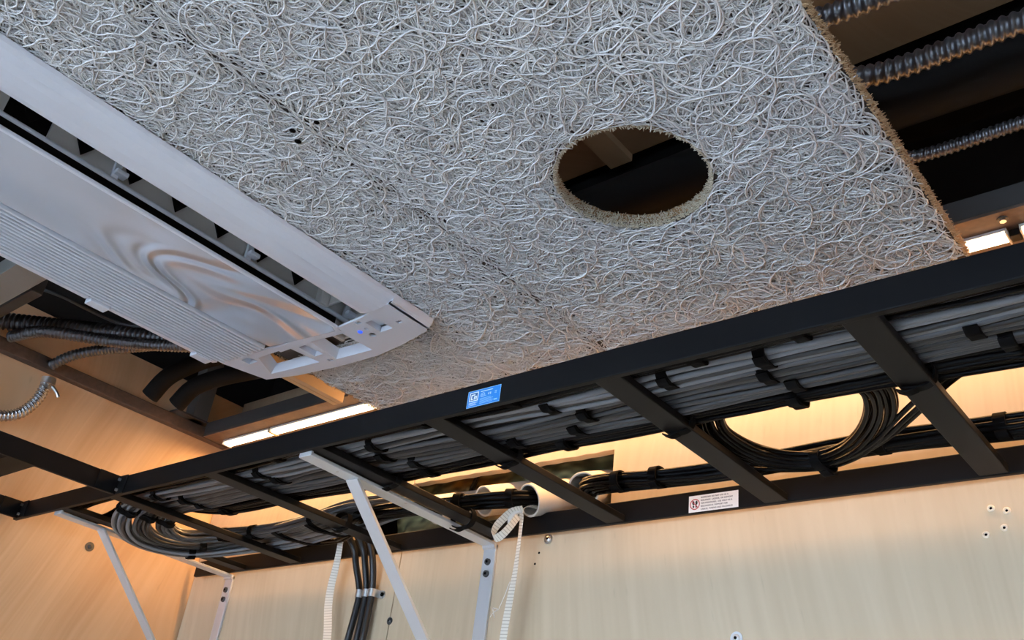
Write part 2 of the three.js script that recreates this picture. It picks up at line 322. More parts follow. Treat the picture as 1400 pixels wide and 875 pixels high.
// ---------------------------------------------------------------- ceiling air conditioner
{
  const t = thing('air_conditioner', 'long white ceiling air conditioner with ribbed grille and glossy cover', 'air conditioner');
  const z0 = -.835, z1 = .25, AY = .765;
  part('casing', box(-1.50, -1.285, .80, 1.02, -.81, z1, .004), M.darkSteel, t);
  // curved side flange
  part('side_flange', profileZ([[-1.064, .781], [-1.066, .775], [-1.072, .770], [-1.083, .7655], [-1.097, .7625], [-1.115, .7615], [-1.135, .763], [-1.148, .7665], [-1.154, .773], [-1.155, .788], [-1.151, .788], [-1.150, .775], [-1.146, .770], [-1.134, .7665], [-1.115, .765], [-1.097, .766], [-1.085, .769], [-1.076, .774], [-1.071, .781]], -.842, z1), M.white, t);
  // the air slot
  const s = part('slot_liner', [box(-1.262, -1.255, .768, .93, -.90, -.31), box(-1.262, -1.255, .768, .93, -.245, z1), box(-1.262, -1.15, .93, .936, -.90, z1), box(-1.156, -1.150, .788, .936, -.90, z1), box(-1.262, -1.15, .776, .936, -.905, -.90)], M.liner, t);
  part('slot_opening', box(-1.275, -1.262, .768, .93, -.32, -.235), M.void, t);
  part('rail', sweep([V(-1.246, .8005, -.90), V(-1.246, .799, -.5), V(-1.246, .798, z1)], .0052, 20, 8), M.white, t);
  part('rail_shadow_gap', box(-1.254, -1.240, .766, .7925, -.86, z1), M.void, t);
  const tri = new THREE.Shape([new THREE.Vector2(-.019, .016), new THREE.Vector2(.019, .016), new THREE.Vector2(-.001, -.013)]);
  for (let i = 0; i < 9; i++) { const g = new THREE.ExtrudeGeometry(tri, { depth: .003, bevelEnabled: false }); g.rotateY(Math.PI / 2); g.translate(-1.254, EYE + .827, -.769 + i * .0815); part('slot_notch', boxUV(g), M.void, t); }
  for (const z of [-.885, -.664, -.415]) {
    part('vane_clip', [box(-1.253, -1.246, .805, .842, z - .006, z + .006, .002), box(-1.253, -1.236, .812, .820, z - .016, z + .004, .002)], M.white, t);
  }
  part('vane_end', [box(-1.254, -1.20, .806, .86, -.842, -.836, .002), box(-1.254, -1.235, .80, .86, -.836, -.815, .004)], M.liner, t);
  // glossy cover with crumpled film near its end
  const film = dataTex(1024, (u, v) => {
    const k = Math.max(0, Math.min(1, (v - .24) / .22)), wx = vnoise(u * 2, v * 9, 81) * 1.6, wy = vnoise(u * 2 + 7, v * 8, 82) * 1.6;
    const f = .5 + .5 * Math.sin((vnoise(u * 1.8 + wx, v * 8 + wy, 83) * 4 + wx) * 4.5), q = .5 + (f - .5) * (1 - k);
    return [q, q, q];
  }, false);
  const cover = plate([[-1.400, -.842], [-1.235, -.862], [-1.226, -.845], [-1.226, z1], [-1.405, z1], [-1.405, -.80]], [], AY - .002, AY + .006, .0015);
  { const p = cover.attributes.position, uv = cover.attributes.uv; for (let i = 0; i < p.count; i++) uv.setXY(i, (p.getX(i) + 1.41) / .19, (p.getZ(i) + .87) / 1.13); }
  part('glossy_cover', cover, phys({ color: rgb(.52, .565, .635), roughness: .13, clearcoat: .7, clearcoatRoughness: .06, bumpMap: film, bumpScale: .010 }), t);
  part('cover_edge', box(-1.2262, -1.2195, AY - .003, AY + .003, -.855, z1, .0015), M.white, t);
  // ribbed intake grille
  const ribs = []; const n = 13, xr0 = -1.409, xr1 = -1.548;
  ribs.push([xr0, AY + .012], [xr0, AY + .009]);
  for (let i = 0; i < n; i++) { const a = xr0 + (xr1 - xr0) * (i + .12) / n, b = xr0 + (xr1 - xr0) * (i + 1) / n; ribs.push([a, AY + .009], [a, AY - .0055], [a - .001, AY - .0065], [b + .0042, AY - .0055], [b + .0034, AY + .009]); }
  ribs.push([xr1, AY + .009], [xr1, AY + .012]);
  part('ribbed_grille', profileZ(ribs, -.838, z1), phys({ color: rgb(.62, .665, .73), roughness: .4 }), t);
  part('side_lip', [profileZ([[-1.548, AY + .004], [-1.549, AY - .006], [-1.566, AY - .003], [-1.578, AY + .006], [-1.578, AY + .012], [-1.552, AY + .010]], -.828, -.60), profileZ([[-1.548, AY + .004], [-1.549, AY - .006], [-1.566, AY - .003], [-1.574, AY + .006], [-1.574, AY + .012], [-1.552, AY + .010]], -.555, z1)], M.white, t);
  for (const z of [-.578, -.80]) part('catch', box(-1.576, -1.552, AY - .008, AY + .004, z - .020, z + .018, .002), M.white, t);
  // end plate with two funnel shaped cut-outs and small pockets
  const rect = (a, b, c, d) => [[a, c], [b, c], [b, d], [a, d]];
  const H1 = [[-1.463, -.862], [-1.372, -.864], [-1.362, -.932], [-1.498, -.920]], H2 = [[-1.312, -.868], [-1.232, -.876], [-1.227, -.945], [-1.321, -.939]];
  const pockets = [rect(-1.163, -1.132, -.905, -.868), rect(-1.352, -1.328, -.912, -.872), rect(-1.505, -1.478, -.872, -.852)];
  const pins = [[-1.178, -.885, .0042], [-1.184, -.905, .0068]];
  const circ = ([x, z, r]) => [...Array(20).keys()].map((i) => [x + Math.cos(i / 20 * 6.283) * r, z + Math.sin(i / 20 * 6.283) * r]);
  const slits = [[-1.105, -.895], [-1.335, -.936], [-1.49, -.938], [-1.175, -.862]].map(([x, z]) => rect(x - .006, x + .006, z - .004, z + .004));
  const out = [[-1.556, -.842], [-1.530, -.933], [-1.45, -.951], [-1.34, -.963], [-1.235, -.9665], [-1.16, -.957], [-1.083, -.941], [-1.074, -.932], [-1.067, -.842], [-1.12, -.842], [-1.15, -.852], [-1.225, -.857], [-1.40, -.848]];
  const ep = part('end_plate', plate(out, [H1, H2, ...pockets, ...pins.map(circ), ...slits], AY, AY + .004), M.white, t);
  const quadG = (list) => { const pos = []; for (const [a, b, c, d] of list) pos.push(...a, ...b, ...c, ...a, ...c, ...d); const g = new THREE.BufferGeometry(); g.setAttribute('position', new THREE.Float32BufferAttribute(pos, 3)); g.setAttribute('uv', new THREE.Float32BufferAttribute(new Float32Array(pos.length / 3 * 2), 2)); g.computeVertexNormals(); return g; };
  const funnel = (H, k, dy) => { const cx = H.reduce((s, p) => s + p[0], 0) / 4, cz = H.reduce((s, p) => s + p[1], 0) / 4; const qs = []; H.forEach((p, i) => { const q = H[(i + 1) % 4], P = (w, f, y) => [cx + (w[0] - cx) * f, EYE + y, cz + (w[1] - cz) * f]; qs.push([P(p, 1, AY + .0005), P(q, 1, AY + .0005), P(q, k, AY + dy), P(p, k, AY + dy)], [P(p, k, AY + dy), P(q, k, AY + dy), P(q, k + .04, AY + dy + .001), P(p, k + .04, AY + dy + .001)]); }); return quadG(qs); };
  part('funnel', funnel(H1, .66, .014), M.white, ep); part('funnel', funnel(H2, .66, .014), M.white, ep);
  pockets.forEach(([a, , c]) => part('pocket', [box(a[0], c[0], AY + .011, AY + .013, a[1], c[1]), box(a[0] - .002, a[0], AY + .004, AY + .013, a[1], c[1]), box(c[0], c[0] + .002, AY + .004, AY + .013, a[1], c[1]), box(a[0], c[0], AY + .004, AY + .013, c[1] > a[1] ? a[1] - .002 : a[1], a[1])], M.white, ep));
  for (const [x, z, r] of pins) { const g = new THREE.CylinderGeometry(r, r, .003, 16); g.translate(x, EYE + AY + .006, z); part('dark_hole', g, M.void, ep); }
  for (const s of slits) part('slit', box(s[0][0], s[1][0], AY + .005, AY + .007, s[0][1], s[2][1]), M.liner, ep);
  part('end_rim', profileZ([[-1.064, .781], [-1.067, .770], [-1.072, .765], [-1.078, .765], [-1.074, .781]], -.935, -.842), M.white, t);
  part('step_bar', box(-1.40, -1.225, AY - .001, AY + .004, -.868, -.850, .001), M.white, t);
  const d = new THREE.SphereGeometry(.0046, 14, 8); d.scale(1, .5, 1); d.translate(-1.196, EYE + AY - .0006, -.886);
  part('indicator_light', d, std({ color: rgb(.02, .04, .3), emissive: rgb(.03, .10, 1), emissiveIntensity: 1.4 }), ep, 'small blue indicator light');
  settle(t);
}

// ---------------------------------------------------------------- cable rack
function canvasTex(w, h, draw) { const c = document.createElement('canvas'); c.width = w; c.height = h; draw(c.getContext('2d'), w, h); const t = new THREE.CanvasTexture(c); t.colorSpace = THREE.SRGBColorSpace; return t; }
const RB = .512, RT = .550, ZS = -.82, ZB = -1.290;
{
  const t = thing('cable_rack', 'long black steel cable rack fixed along the back wall', 'cable rack');
  part('front_rail', box(-2.215, 1.4, RB, RT, ZS - .0095, ZS, .0018), M.black, t);
  part('back_rail', box(-2.20, 1.4, RB, RT, ZB - .0095, ZB, .0018), M.black, t);
  for (const x of [-1.995, -1.785, -1.455, -1.168, -.904, -.607, -.2955, .01, .31, .62, .92, 1.22]) part('rung', box(x - .019, x + .019, RB + .0012, RB + .0125, ZB, ZS - .0095, .0016), M.black, t);
  const blue = canvasTex(512, 256, (c) => {
    c.fillStyle = '#1f86dc'; c.fillRect(0, 0, 512, 256); c.strokeStyle = '#9fd2ff'; c.lineWidth = 6; c.strokeRect(3, 3, 506, 250);
    c.fillStyle = '#eaf6ff'; c.fillRect(28, 26, 142, 140); c.fillStyle = '#1f5f9c'; c.fillRect(42, 40, 114, 112); c.fillStyle = '#eaf6ff';
    c.fillRect(54, 58, 64, 18); c.fillRect(54, 58, 18, 84); c.fillRect(54, 124, 34, 18); c.fillRect(100, 88, 18, 54); c.fillRect(100, 88, 46, 18); c.fillRect(128, 106, 18, 36); c.fillStyle = '#1f5f9c'; c.fillRect(138, 40, 6, 40);
    c.fillStyle = '#d8eeff'; c.fillRect(28, 184, 140, 9); c.fillRect(28, 204, 110, 7); c.fillRect(28, 222, 128, 6);
    c.fillRect(200, 34, 190, 12); c.font = 'bold 46px sans-serif'; c.fillText('CE', 318, 112); c.font = 'bold 24px sans-serif'; c.fillText('UK', 424, 92); c.fillText('CA', 424, 116);
    c.lineWidth = 6; c.strokeStyle = '#d8eeff'; c.beginPath(); c.arc(240, 96, 30, 0, 7); c.stroke(); c.font = 'bold 30px sans-serif'; c.fillText('UL', 220, 106); c.font = 'bold 18px sans-serif'; c.fillText('c', 196, 118); c.fillText('us', 274, 120);
    c.fillStyle = '#a8d6fb'; for (let i = 0; i < 5; i++) c.fillRect(200, 148 + i * 18, 170 + (i * 37) % 60, 6); c.fillRect(424, 200, 50, 20);
  });
  const decal = (name, x0, x1, y0, y1, z, tex, label) => { const g = new THREE.BoxGeometry(x1 - x0, y1 - y0, .0004); g.translate((x0 + x1) / 2, EYE + (y0 + y1) / 2, z); return part(name, g, phys({ map: tex, roughness: .4 }), t, label); };
  decal('sticker', -.833, -.774, .5145, .5395, ZS + .0003, blue, 'bright blue sticker with a white emblem and approval marks');
  const warn = canvasTex(1024, 320, (c) => {
    c.fillStyle = '#ece8e4'; c.fillRect(0, 0, 1024, 320); c.lineWidth = 18; c.strokeStyle = '#b3202c'; c.beginPath(); c.arc(128, 168, 96, 0, 7); c.stroke();
    c.fillStyle = '#111'; for (const [x, k] of [[96, -1], [162, 1]]) { c.beginPath(); c.ellipse(x, 140, 24, 42, .1 * k, 0, 7); c.fill(); c.beginPath(); c.ellipse(x - 3 * k, 212, 18, 24, 0, 0, 7); c.fill(); }
    c.beginPath(); c.moveTo(62, 100); c.lineTo(196, 236); c.lineWidth = 14; c.stroke();
    c.fillStyle = '#1a1a1a'; c.font = 'bold 42px sans-serif';
    ['WARNING! DO NOT USE AS A', 'WALKWAY, LADDER, OR SUPPORT', 'FOR PERSONNEL. USE ONLY AS A', 'MECHANICAL SUPPORT FOR', 'CABLES, TUBING AND RACEWAYS'].forEach((s, i) => c.fillText(s, 252, 62 + i * 57, 756));
  });
  decal('warning_label', -.760, -.671, .5135, .5415, ZB + .0003, warn, 'white warning label with a red ring and two black footprints');
  settle(t);
}
{
  const t = thing('cable_rack', 'black cable rack joining the long rack at a right angle by the left wall', 'cable rack');
  part('side_rail', box(-1.7745, -1.765, RB, RT, ZS + .002, 1.2, .0018), M.black, t);
  part('side_rail', box(-2.198, -2.1885, RB, RT, ZS + .002, 1.2, .0018), M.black, t);
  for (const z of [-.633, -.333, -.033, .267, .567, .867]) part('rung', box(-2.1885, -1.7745, RB + .0012, RB + .0125, z - .027, z + .027, .0016), M.black, t);
  for (const x of [-1.765, -2.1885]) {
    const j = part('corner_clip', [box(x, x + .0022, RB, RT, -.818, -.775, .0008), box(x, x + .030, RB, RT, -.8198, -.8172, .0008)], M.black, t);
    for (const y of [.520, .541]) { const g = new THREE.CylinderGeometry(.0032, .0032, .004, 10); g.rotateX(Math.PI / 2); g.translate(x + .008, EYE + y, -.8145); part('clip_bolt', g, M.bright, j); }
  }
  settle(t);
}
// zinc triangle brackets under the rack
function bracket(label, x, xw) {
  const t = thing('support_bracket', label, 'bracket', 'zinc triangle brackets under the cable rack');
  const bar = (a, b, w, th, side) => { const d = new THREE.Vector3().subVectors(b, a), L = d.length(), g = new RoundedBoxGeometry(w, th, L, 1, .0012); const z = d.clone().normalize(), xx = new THREE.Vector3(1, 0, 0), y = new THREE.Vector3().crossVectors(z, xx).normalize(); xx.crossVectors(y, z); g.applyMatrix4(new THREE.Matrix4().makeBasis(xx, y, z).setPosition(a.clone().add(b).multiplyScalar(.5))); return boxUV(g); };
  part('arm', [bar(V(x, .5085, -.832), V(xw, .5085, -1.309), .031, .006), bar(V(x, .514, -.8325), V(x, .5055, -.8325), .031, .005)], M.zinc, t);
  part('wall_leg', bar(V(xw, .5095, -1.3135), V(xw, .05, -1.3135), .031, .006), M.zinc, t);
  const q = new THREE.CylinderGeometry(.006, .006, .031, 12); q.rotateZ(Math.PI / 2); q.translate(xw, EYE + .5055, -1.3105);
  part('bend', q, M.zinc, t);
  part('brace', bar(V(x - .002, .5055, -.935), V(xw + .001, .165, -1.311), .028, .006), M.zinc, t);
  for (const y of [.475, .452]) { const g = new THREE.CylinderGeometry(.0062, .007, .005, 14); g.rotateX(Math.PI / 2); g.translate(xw, EYE + y, -1.309); const s = part('screw', g, M.darkSteel, t); const k = new THREE.CylinderGeometry(.0028, .0028, .001, 6); k.rotateX(Math.PI / 2); k.translate(xw, EYE + y, -1.3062); part('socket', k, M.void, s); }
  for (const z of [-1.2, -1.06, -.9]) { const g = new THREE.CylinderGeometry(.0025, .0025, .001, 10); g.translate(x, EYE + .5053, z); part('punched_hole', g, M.liner, t); }
  return settle(t);
}
bracket('zinc triangle bracket with diagonal brace, in the middle beside the white pull tape', -1.190, -1.208);
bracket('zinc triangle bracket with diagonal brace near the left corner', -2.020, -2.068);

// ---------------------------------------------------------------- cables on the rack
const straps = [];
function strapAt(center, dir, ru, rv, label, w = .015) {        // hook-and-loop strap: a closed band round a bundle
  const D = dir.clone().normalize(), U = new THREE.Vector3(0, 1, 0).addScaledVector(D, -D.y).normalize(), W = new THREE.Vector3().crossVectors(D, U), pts = [];
  for (let i = 0; i < 18; i++) { const a = i / 18 * 6.2832, c = Math.cos(a), s = Math.sin(a), k = 1 / Math.pow(Math.abs(c) ** 2.6 + Math.abs(s) ** 2.6, 1 / 2.6); pts.push(center.clone().addScaledVector(W, c * k * ru).addScaledVector(U, s * k * rv)); }
  const g = [band(pts, D, w, .0022, 36, true)];
  const tail = [center.clone().addScaledVector(U, -rv - .001), center.clone().addScaledVector(U, -rv - .0035).addScaledVector(W, ru * .5), center.clone().addScaledVector(U, -rv + .001).addScaledVector(W, ru * 1.02)];
  g.push(band(tail, D, w * .98, .002, 8));
  return solo('cable_strap', g, M.velcro, label, 'strap', label);
}
const hex = (rows, d) => { const o = []; rows.forEach((n, j) => { for (let i = 0; i < n; i++) o.push([(i - (n - 1) / 2) * d, j * d * .866]); }); return o; };
// a bundle of cables along a centre line (y of the line is the underside of the bundle)
function bundle(pts, rows, d, mats, label, group, seed, o = {}) {
  const r = rng(seed), c = new THREE.CatmullRomCurve3(pts, !!o.closed, 'centripetal'), L = c.getLength(), n = Math.max(10, Math.round(L / .05));
  const Y = new THREE.Vector3(0, 1, 0), T = new THREE.Vector3(), S = new THREE.Vector3(), U = new THREE.Vector3();
  hex(rows, d).forEach(([a, b], ci) => {
    const ph = [r() * 9, r() * 9, r() * 9, r() * 9], path = [], wob = o.wobble ?? .0028;
    for (let i = 0; i <= n - (o.closed ? 1 : 0); i++) {
      const u = i / n; c.getPointAt(u, path[i] = new THREE.Vector3()); c.getTangentAt(u, T); S.crossVectors(T, o.up ?? Y).normalize(); U.crossVectors(S, T).normalize();
      const s = u * L, k = Math.sin(s * 9 + ph[0]) * .6 + Math.sin(s * 23 + ph[1]) * .4, m = Math.sin(s * 8 + ph[2]) * .6 + Math.sin(s * 19 + ph[3]) * .4;
      const grow = o.spread ? o.spread(u) : 1;
      path[i].addScaledVector(S, (a + k * wob) * grow).addScaledVector(U, d / 2 + (b + m * wob * .9) * (o.flat ? o.flat(u) : 1));
    }
    solo(o.name ?? 'data_cable', sweep(path, d / 2 * .93, Math.round(L / (o.step ?? .018)), 7, !!o.closed), mats[Math.floor(r() * mats.length)], label, 'cable', group);
  });
  return { c, L };
}
const XR = .75, gy = .5262;
const pick = (...i) => i.map((k) => greyCable[k]);
const wav = (z, a, ph, x0 = -1.70) => { const o = []; for (let x = XR; x > x0; x -= .16) o.push(V(x, gy + .001 + .0015 * Math.sin(x * 11 + ph), z + a * Math.sin(x * 5.3 + ph))); return o; };
// three grey runs that turn back at the left end and lie against the wall
const loopA = bundle([...wav(-.893, .005, 0), V(-1.72, gy + .001, -.893), V(-1.825, gy + .001, -.900), V(-1.891, .506, -.909), V(-1.944, .489, -.949), V(-1.973, .483, -1.017), V(-1.967, .489, -1.102), V(-1.939, .506, -1.166), V(-1.861, gy, -1.216), V(-1.72, gy + .001, -1.222), V(-1.56, gy + .002, -1.20), V(-1.46, gy + .012, -1.21), V(-1.40, gy + .045, -1.26), V(-1.37, gy + .075, -1.36)], [4, 4, 3], .0089, [...greyCable, greyCable[4]], 'grey data cable in the front grey run next to the front rail', 'grey cables of the front run', 1);
const loopB = bundle([...wav(-.931, .005, 2), V(-1.72, gy + .001, -.931), V(-1.825, gy + .001, -.943), V(-1.882, .509, -.951), V(-1.927, .495, -.987), V(-1.943, .494, -1.038), V(-1.938, .504, -1.107), V(-1.905, .525, -1.167), V(-1.82, gy + .008, -1.188), V(-1.66, gy + .004, -1.182), V(-1.54, gy + .004, -1.165), V(-1.44, gy + .020, -1.18), V(-1.385, gy + .05, -1.25), V(-1.36, gy + .07, -1.36)], [4, 4, 3], .0089, pick(0, 1, 2, 3), 'grey data cable in the middle grey run of the rack', 'grey cables of the middle run', 2);
const loopC = bundle([...wav(-.968, .005, 4), V(-1.72, gy + .001, -.968), V(-1.82, gy + .001, -.980), V(-1.872, .513, -.9945), V(-1.896, .504, -1.030), V(-1.893, .508, -1.075), V(-1.868, .522, -1.118), V(-1.815, gy + .001, -1.142), V(-1.70, gy + .001, -1.150), V(-1.56, gy + .002, -1.138), V(-1.45, gy + .022, -1.15), V(-1.38, gy + .055, -1.24), V(-1.34, gy + .06, -1.36)], [4, 4, 3], .0089, pick(0, 1, 2, 2, 3), 'grey data cable in the rear grey run beside the black run', 'grey cables of the rear run', 3);
// dark runs either side
bundle([...wav(-.853, .003, 1), V(-1.72, gy + .004, -.856), V(-1.84, gy + .006, -.858), V(-1.94, gy + .004, -.862), V(-2.01, gy + .002, -.868), V(-2.06, gy - .002, -.890), V(-2.065, gy - .004, -.918), V(-2.02, gy - .002, -.934), V(-1.95, gy + .012, -.935), V(-1.90, gy + .022, -.93)], [4, 3], .0078, blackCable, 'black cable close behind the front rail of the rack', 'black cables behind the front rail', 4);
bundle([...wav(-1.008, .006, 5), V(-1.72, gy + .003, -.995), V(-1.84, gy + .02, -.99), V(-1.95, gy + .03, -1.04)], [4, 5, 4], .0084, blackCable, 'black cable in the rear run with printed jacket, beside the grey cables', 'black cables of the rear run', 6);
// straps round these runs
const runs = [[-.893, 'grey cables of the front run'], [-.931, 'grey cables of the middle run'], [-.968, 'grey cables of the rear run'], [-1.008, 'black cables of the rear run'], [-.853, 'black cables behind the front rail']];
const strapX = [[-1.73, -1.395, -1.093, -.742, -.56, -.431, -.105, .2], [-1.69, -1.385, -1.111, -.712, -.445, -.211, .1], [-1.68, -1.076, -.865, -.752, -.425, -.188, .15], [-1.66, -1.245, -1.085, -.80, -.444, .05], [-1.30, -.95, -.78, -.50, -.37]];
strapX.forEach((xs, k) => xs.forEach((x) => { const [z, what] = runs[k]; strapAt(V(x, gy + (k === 4 ? .0075 : .0105), z + .003 * Math.sin(x * 5.3 + k * 2)), new THREE.Vector3(1, 0, 0), k === 3 ? .0205 : k === 4 ? .0175 : .0195, k === 4 ? .0095 : .0128, `black hook-and-loop strap round the ${what}`); }));
for (const [run, w, spots] of [[loopA, 'front', [[-1.865, -.904], [-1.955, -1.125], [-1.80, -1.22]]], [loopB, 'middle', [[-1.862, -.947], [-1.925, -1.135]]], [loopC, 'rear', [[-1.855, -.989], [-1.845, -1.132], [-1.755, -1.148]]]])
  for (const [x, z] of spots) {
    let best = 0, bd = 9; for (let i = 0; i <= 600; i++) { const p = run.c.getPointAt(i / 600), d = Math.hypot(p.x - x, p.z - z); if (d < bd) { bd = d; best = i / 600; } }
    const p = run.c.getPointAt(best), T = run.c.getTangentAt(best), U = new THREE.Vector3(0, 1, 0).addScaledVector(T, -T.y).normalize();
    strapAt(p.addScaledVector(U, .0112), T, .0205, .0132, `black hook-and-loop strap on the turned-back loop of the ${w} grey run`);
  }
for (const [x, z, ru] of [[-1.535, -1.172, .052], [-1.66, -1.188, .056]]) strapAt(V(x, gy + .012, z), new THREE.Vector3(1, 0, .15), ru, .016, 'wide black hook-and-loop strap gathering the returned cables left of the bracket');

// black runs to the conduits
bundle([V(-1.92, gy + .02, -1.262), V(-1.70, gy + .014, -1.255), V(-1.55, gy + .004, -1.225), V(-1.46, gy + .012, -1.185), V(-1.36, gy + .012, -1.178), V(-1.25, gy + .014, -1.198), V(-1.17, gy + .018, -1.215), V(-1.12, gy + .022, -1.232), V(-1.083, gy + .030, -1.265), V(-1.066, gy + .050, -1.33)], [4, 5, 4], .0090, blackCable, 'black cable entering the middle white conduit above the pull tape', 'black cables into the middle conduit', 8, { wobble: .0035 });
bundle([V(XR, gy + .016, -1.245), V(.2, gy + .014, -1.248), V(-.12, gy + .016, -1.246), V(-.30, gy + .018, -1.240), V(-.42, gy + .018, -1.232), V(-.55, gy + .016, -1.236), V(-.68, gy + .016, -1.240), V(-.80, gy + .018, -1.232), V(-.88, gy + .024, -1.232), V(-.935, gy + .032, -1.252), V(-.962, gy + .044, -1.29), V(-.968, gy + .06, -1.34)], [4, 4, 4], .0092, blackCable, 'black cable running along the wall from the right-hand conduit', 'black cables into the right-hand conduit', 9, { wobble: .003 });
for (const [x, z, y] of [[-1.20, -1.206, gy + .030], [-1.105, -1.244, gy + .040]]) strapAt(V(x, y, z), new THREE.Vector3(1, 0, -.3), .0245, .0150, 'black hook-and-loop strap on the black cables by the middle conduit');
for (const [x, z] of [[-.785, -1.233], [-.42, -1.231], [-.265, -1.242], [-.855, -1.226]]) strapAt(V(x, gy + .032, z), new THREE.Vector3(1, 0, 0), .0215, .0155, 'black hook-and-loop strap on the wall-side black cables');
// black coil hanging behind the main runs
bundle([V(-.36, gy + .012, -1.03), V(-.375, gy + .008, -1.10), V(-.42, gy + .002, -1.165), V(-.49, gy - .001, -1.208), V(-.555, gy + .001, -1.185), V(-.588, gy + .004, -1.12), V(-.585, gy + .010, -1.04), V(-.54, gy + .026, -.99), V(-.46, gy + .030, -.975), V(-.395, gy + .022, -.99)], [5, 5], .0082, blackCable, 'black cable in the round coil between two rungs', 'black cables of the round coil', 12, { closed: true, wobble: .0028, step: .012 });
bundle([V(-.60, gy + .006, -1.205), V(-.515, gy + .002, -1.232), V(-.45, gy + .002, -1.205), V(-.385, gy + .004, -1.158), V(-.322, gy + .006, -1.092), V(-.25, gy + .010, -1.025), V(-.15, gy + .02, -.99), V(0, gy + .02, -.985)], [3], .0078, blackCable, 'black cable leaving the coil and rising to the main run', 'black cables leaving the coil', 13, { wobble: .005 });
strapAt(V(-.498, gy + .007, -1.212), new THREE.Vector3(-1, 0, -.15), .026, .012, 'black hook-and-loop strap closing the round black coil');
// straps that tie cables to rungs
for (const x of [-.2955, -.607, -.904, -1.168]) strapAt(V(x, .527, -.998), new THREE.Vector3(0, 0, 1), .0215, .0165, 'black hook-and-loop strap tied round a rung', .012);
strapAt(V(-1.172, .518, -1.19), new THREE.Vector3(0, 0, 1), .026, .018, 'black hook-and-loop strap hanging round the bracket arm and rung', .012);
strapAt(V(-1.455, .527, -1.14), new THREE.Vector3(0, 0, 1), .0215, .016, 'black hook-and-loop strap round the rung left of the bracket', .012);

// ---------------------------------------------------------------- wall opening, conduits
{
  const g = new THREE.PlaneGeometry(.70, .26, 120, 44), p = g.attributes.position;
  for (let i = 0; i < p.count; i++) { const x = p.getX(i), y = p.getY(i); p.setZ(i, .035 * vnoise(x * 14 + 20, y * 14 + 20, 61) + .014 * vnoise(x * 40 + 50, y * 40 + 50, 62) + .004 * vnoise(x * 160 + 90, y * 160 + 90, 63)); }
  g.computeVertexNormals();
  const tex = dataTex(512, (u, v) => { const f = vnoise(u * 7, v * 7, 65, 7, 7), k = vnoise(u * 30, v * 30, 66, 30, 30), h = vnoise(u * 4, v * 4, 67, 4, 4); return mix(mix([.46, .44, .30], [.60, .64, .50], h), [.70, .44, .18], Math.max(0, f - .45) * 1.8).map((c) => c * (.55 + .7 * k)); }, true);
  g.translate(-1.245, EYE + .60, -1.432);
  const m = solo('wall_insulation', g, std({ map: tex, roughness: 1 }), 'mottled brown and green insulation inside the wall opening', 'insulation'); m.userData.kind = 'stuff';
}
function conduit(x, y, z, tilt, r, label, pan = 0) {            // stub of plastic pipe leaning out of the opening
  const t = thing('conduit', label, 'conduit', 'pale plastic conduits in the wall opening');
  const prof = [[r - .004, 0], [r - .004, .085], [r - .004, .13], [r, .13], [r, 0], [r - .001, -.001], [r - .003, -.001], [r - .004, 0]].map(([a, b]) => new THREE.Vector2(a, b));
  const g = new THREE.LatheGeometry(prof, 36); g.rotateX(-Math.PI / 2 + tilt); g.rotateY(pan);
  const m = part('pipe', g, M.pvc, t); m.position.copy(V(x, y, z));
  return t;
}
conduit(-1.081, .566, -1.262, .40, .031, 'pale plastic conduit with black cables and the white pull tape', -.25);
conduit(-1.216, .589, -1.285, .40, .030, 'empty pale plastic conduit second from the right in the opening', -.2);
conduit(-1.360, .592, -1.295, .40, .030, 'pale plastic conduit partly hidden behind the zinc bracket', -.2);
conduit(-.962, .574, -1.268, .40, .031, 'pale plastic conduit at the right end of the wall opening', .25);
{
  const L = [V(-1.355, .70, -1.40), V(-1.352, .665, -1.385), V(-1.338, .63, -1.36), V(-1.33, .59, -1.355)];
  solo('braided_hose', sweep(L, (s) => .0052 + .0009 * Math.sin(s * 1500), 160, 10), M.flexBright, 'thin braided metal hose hanging in the wall opening', 'hose');
}

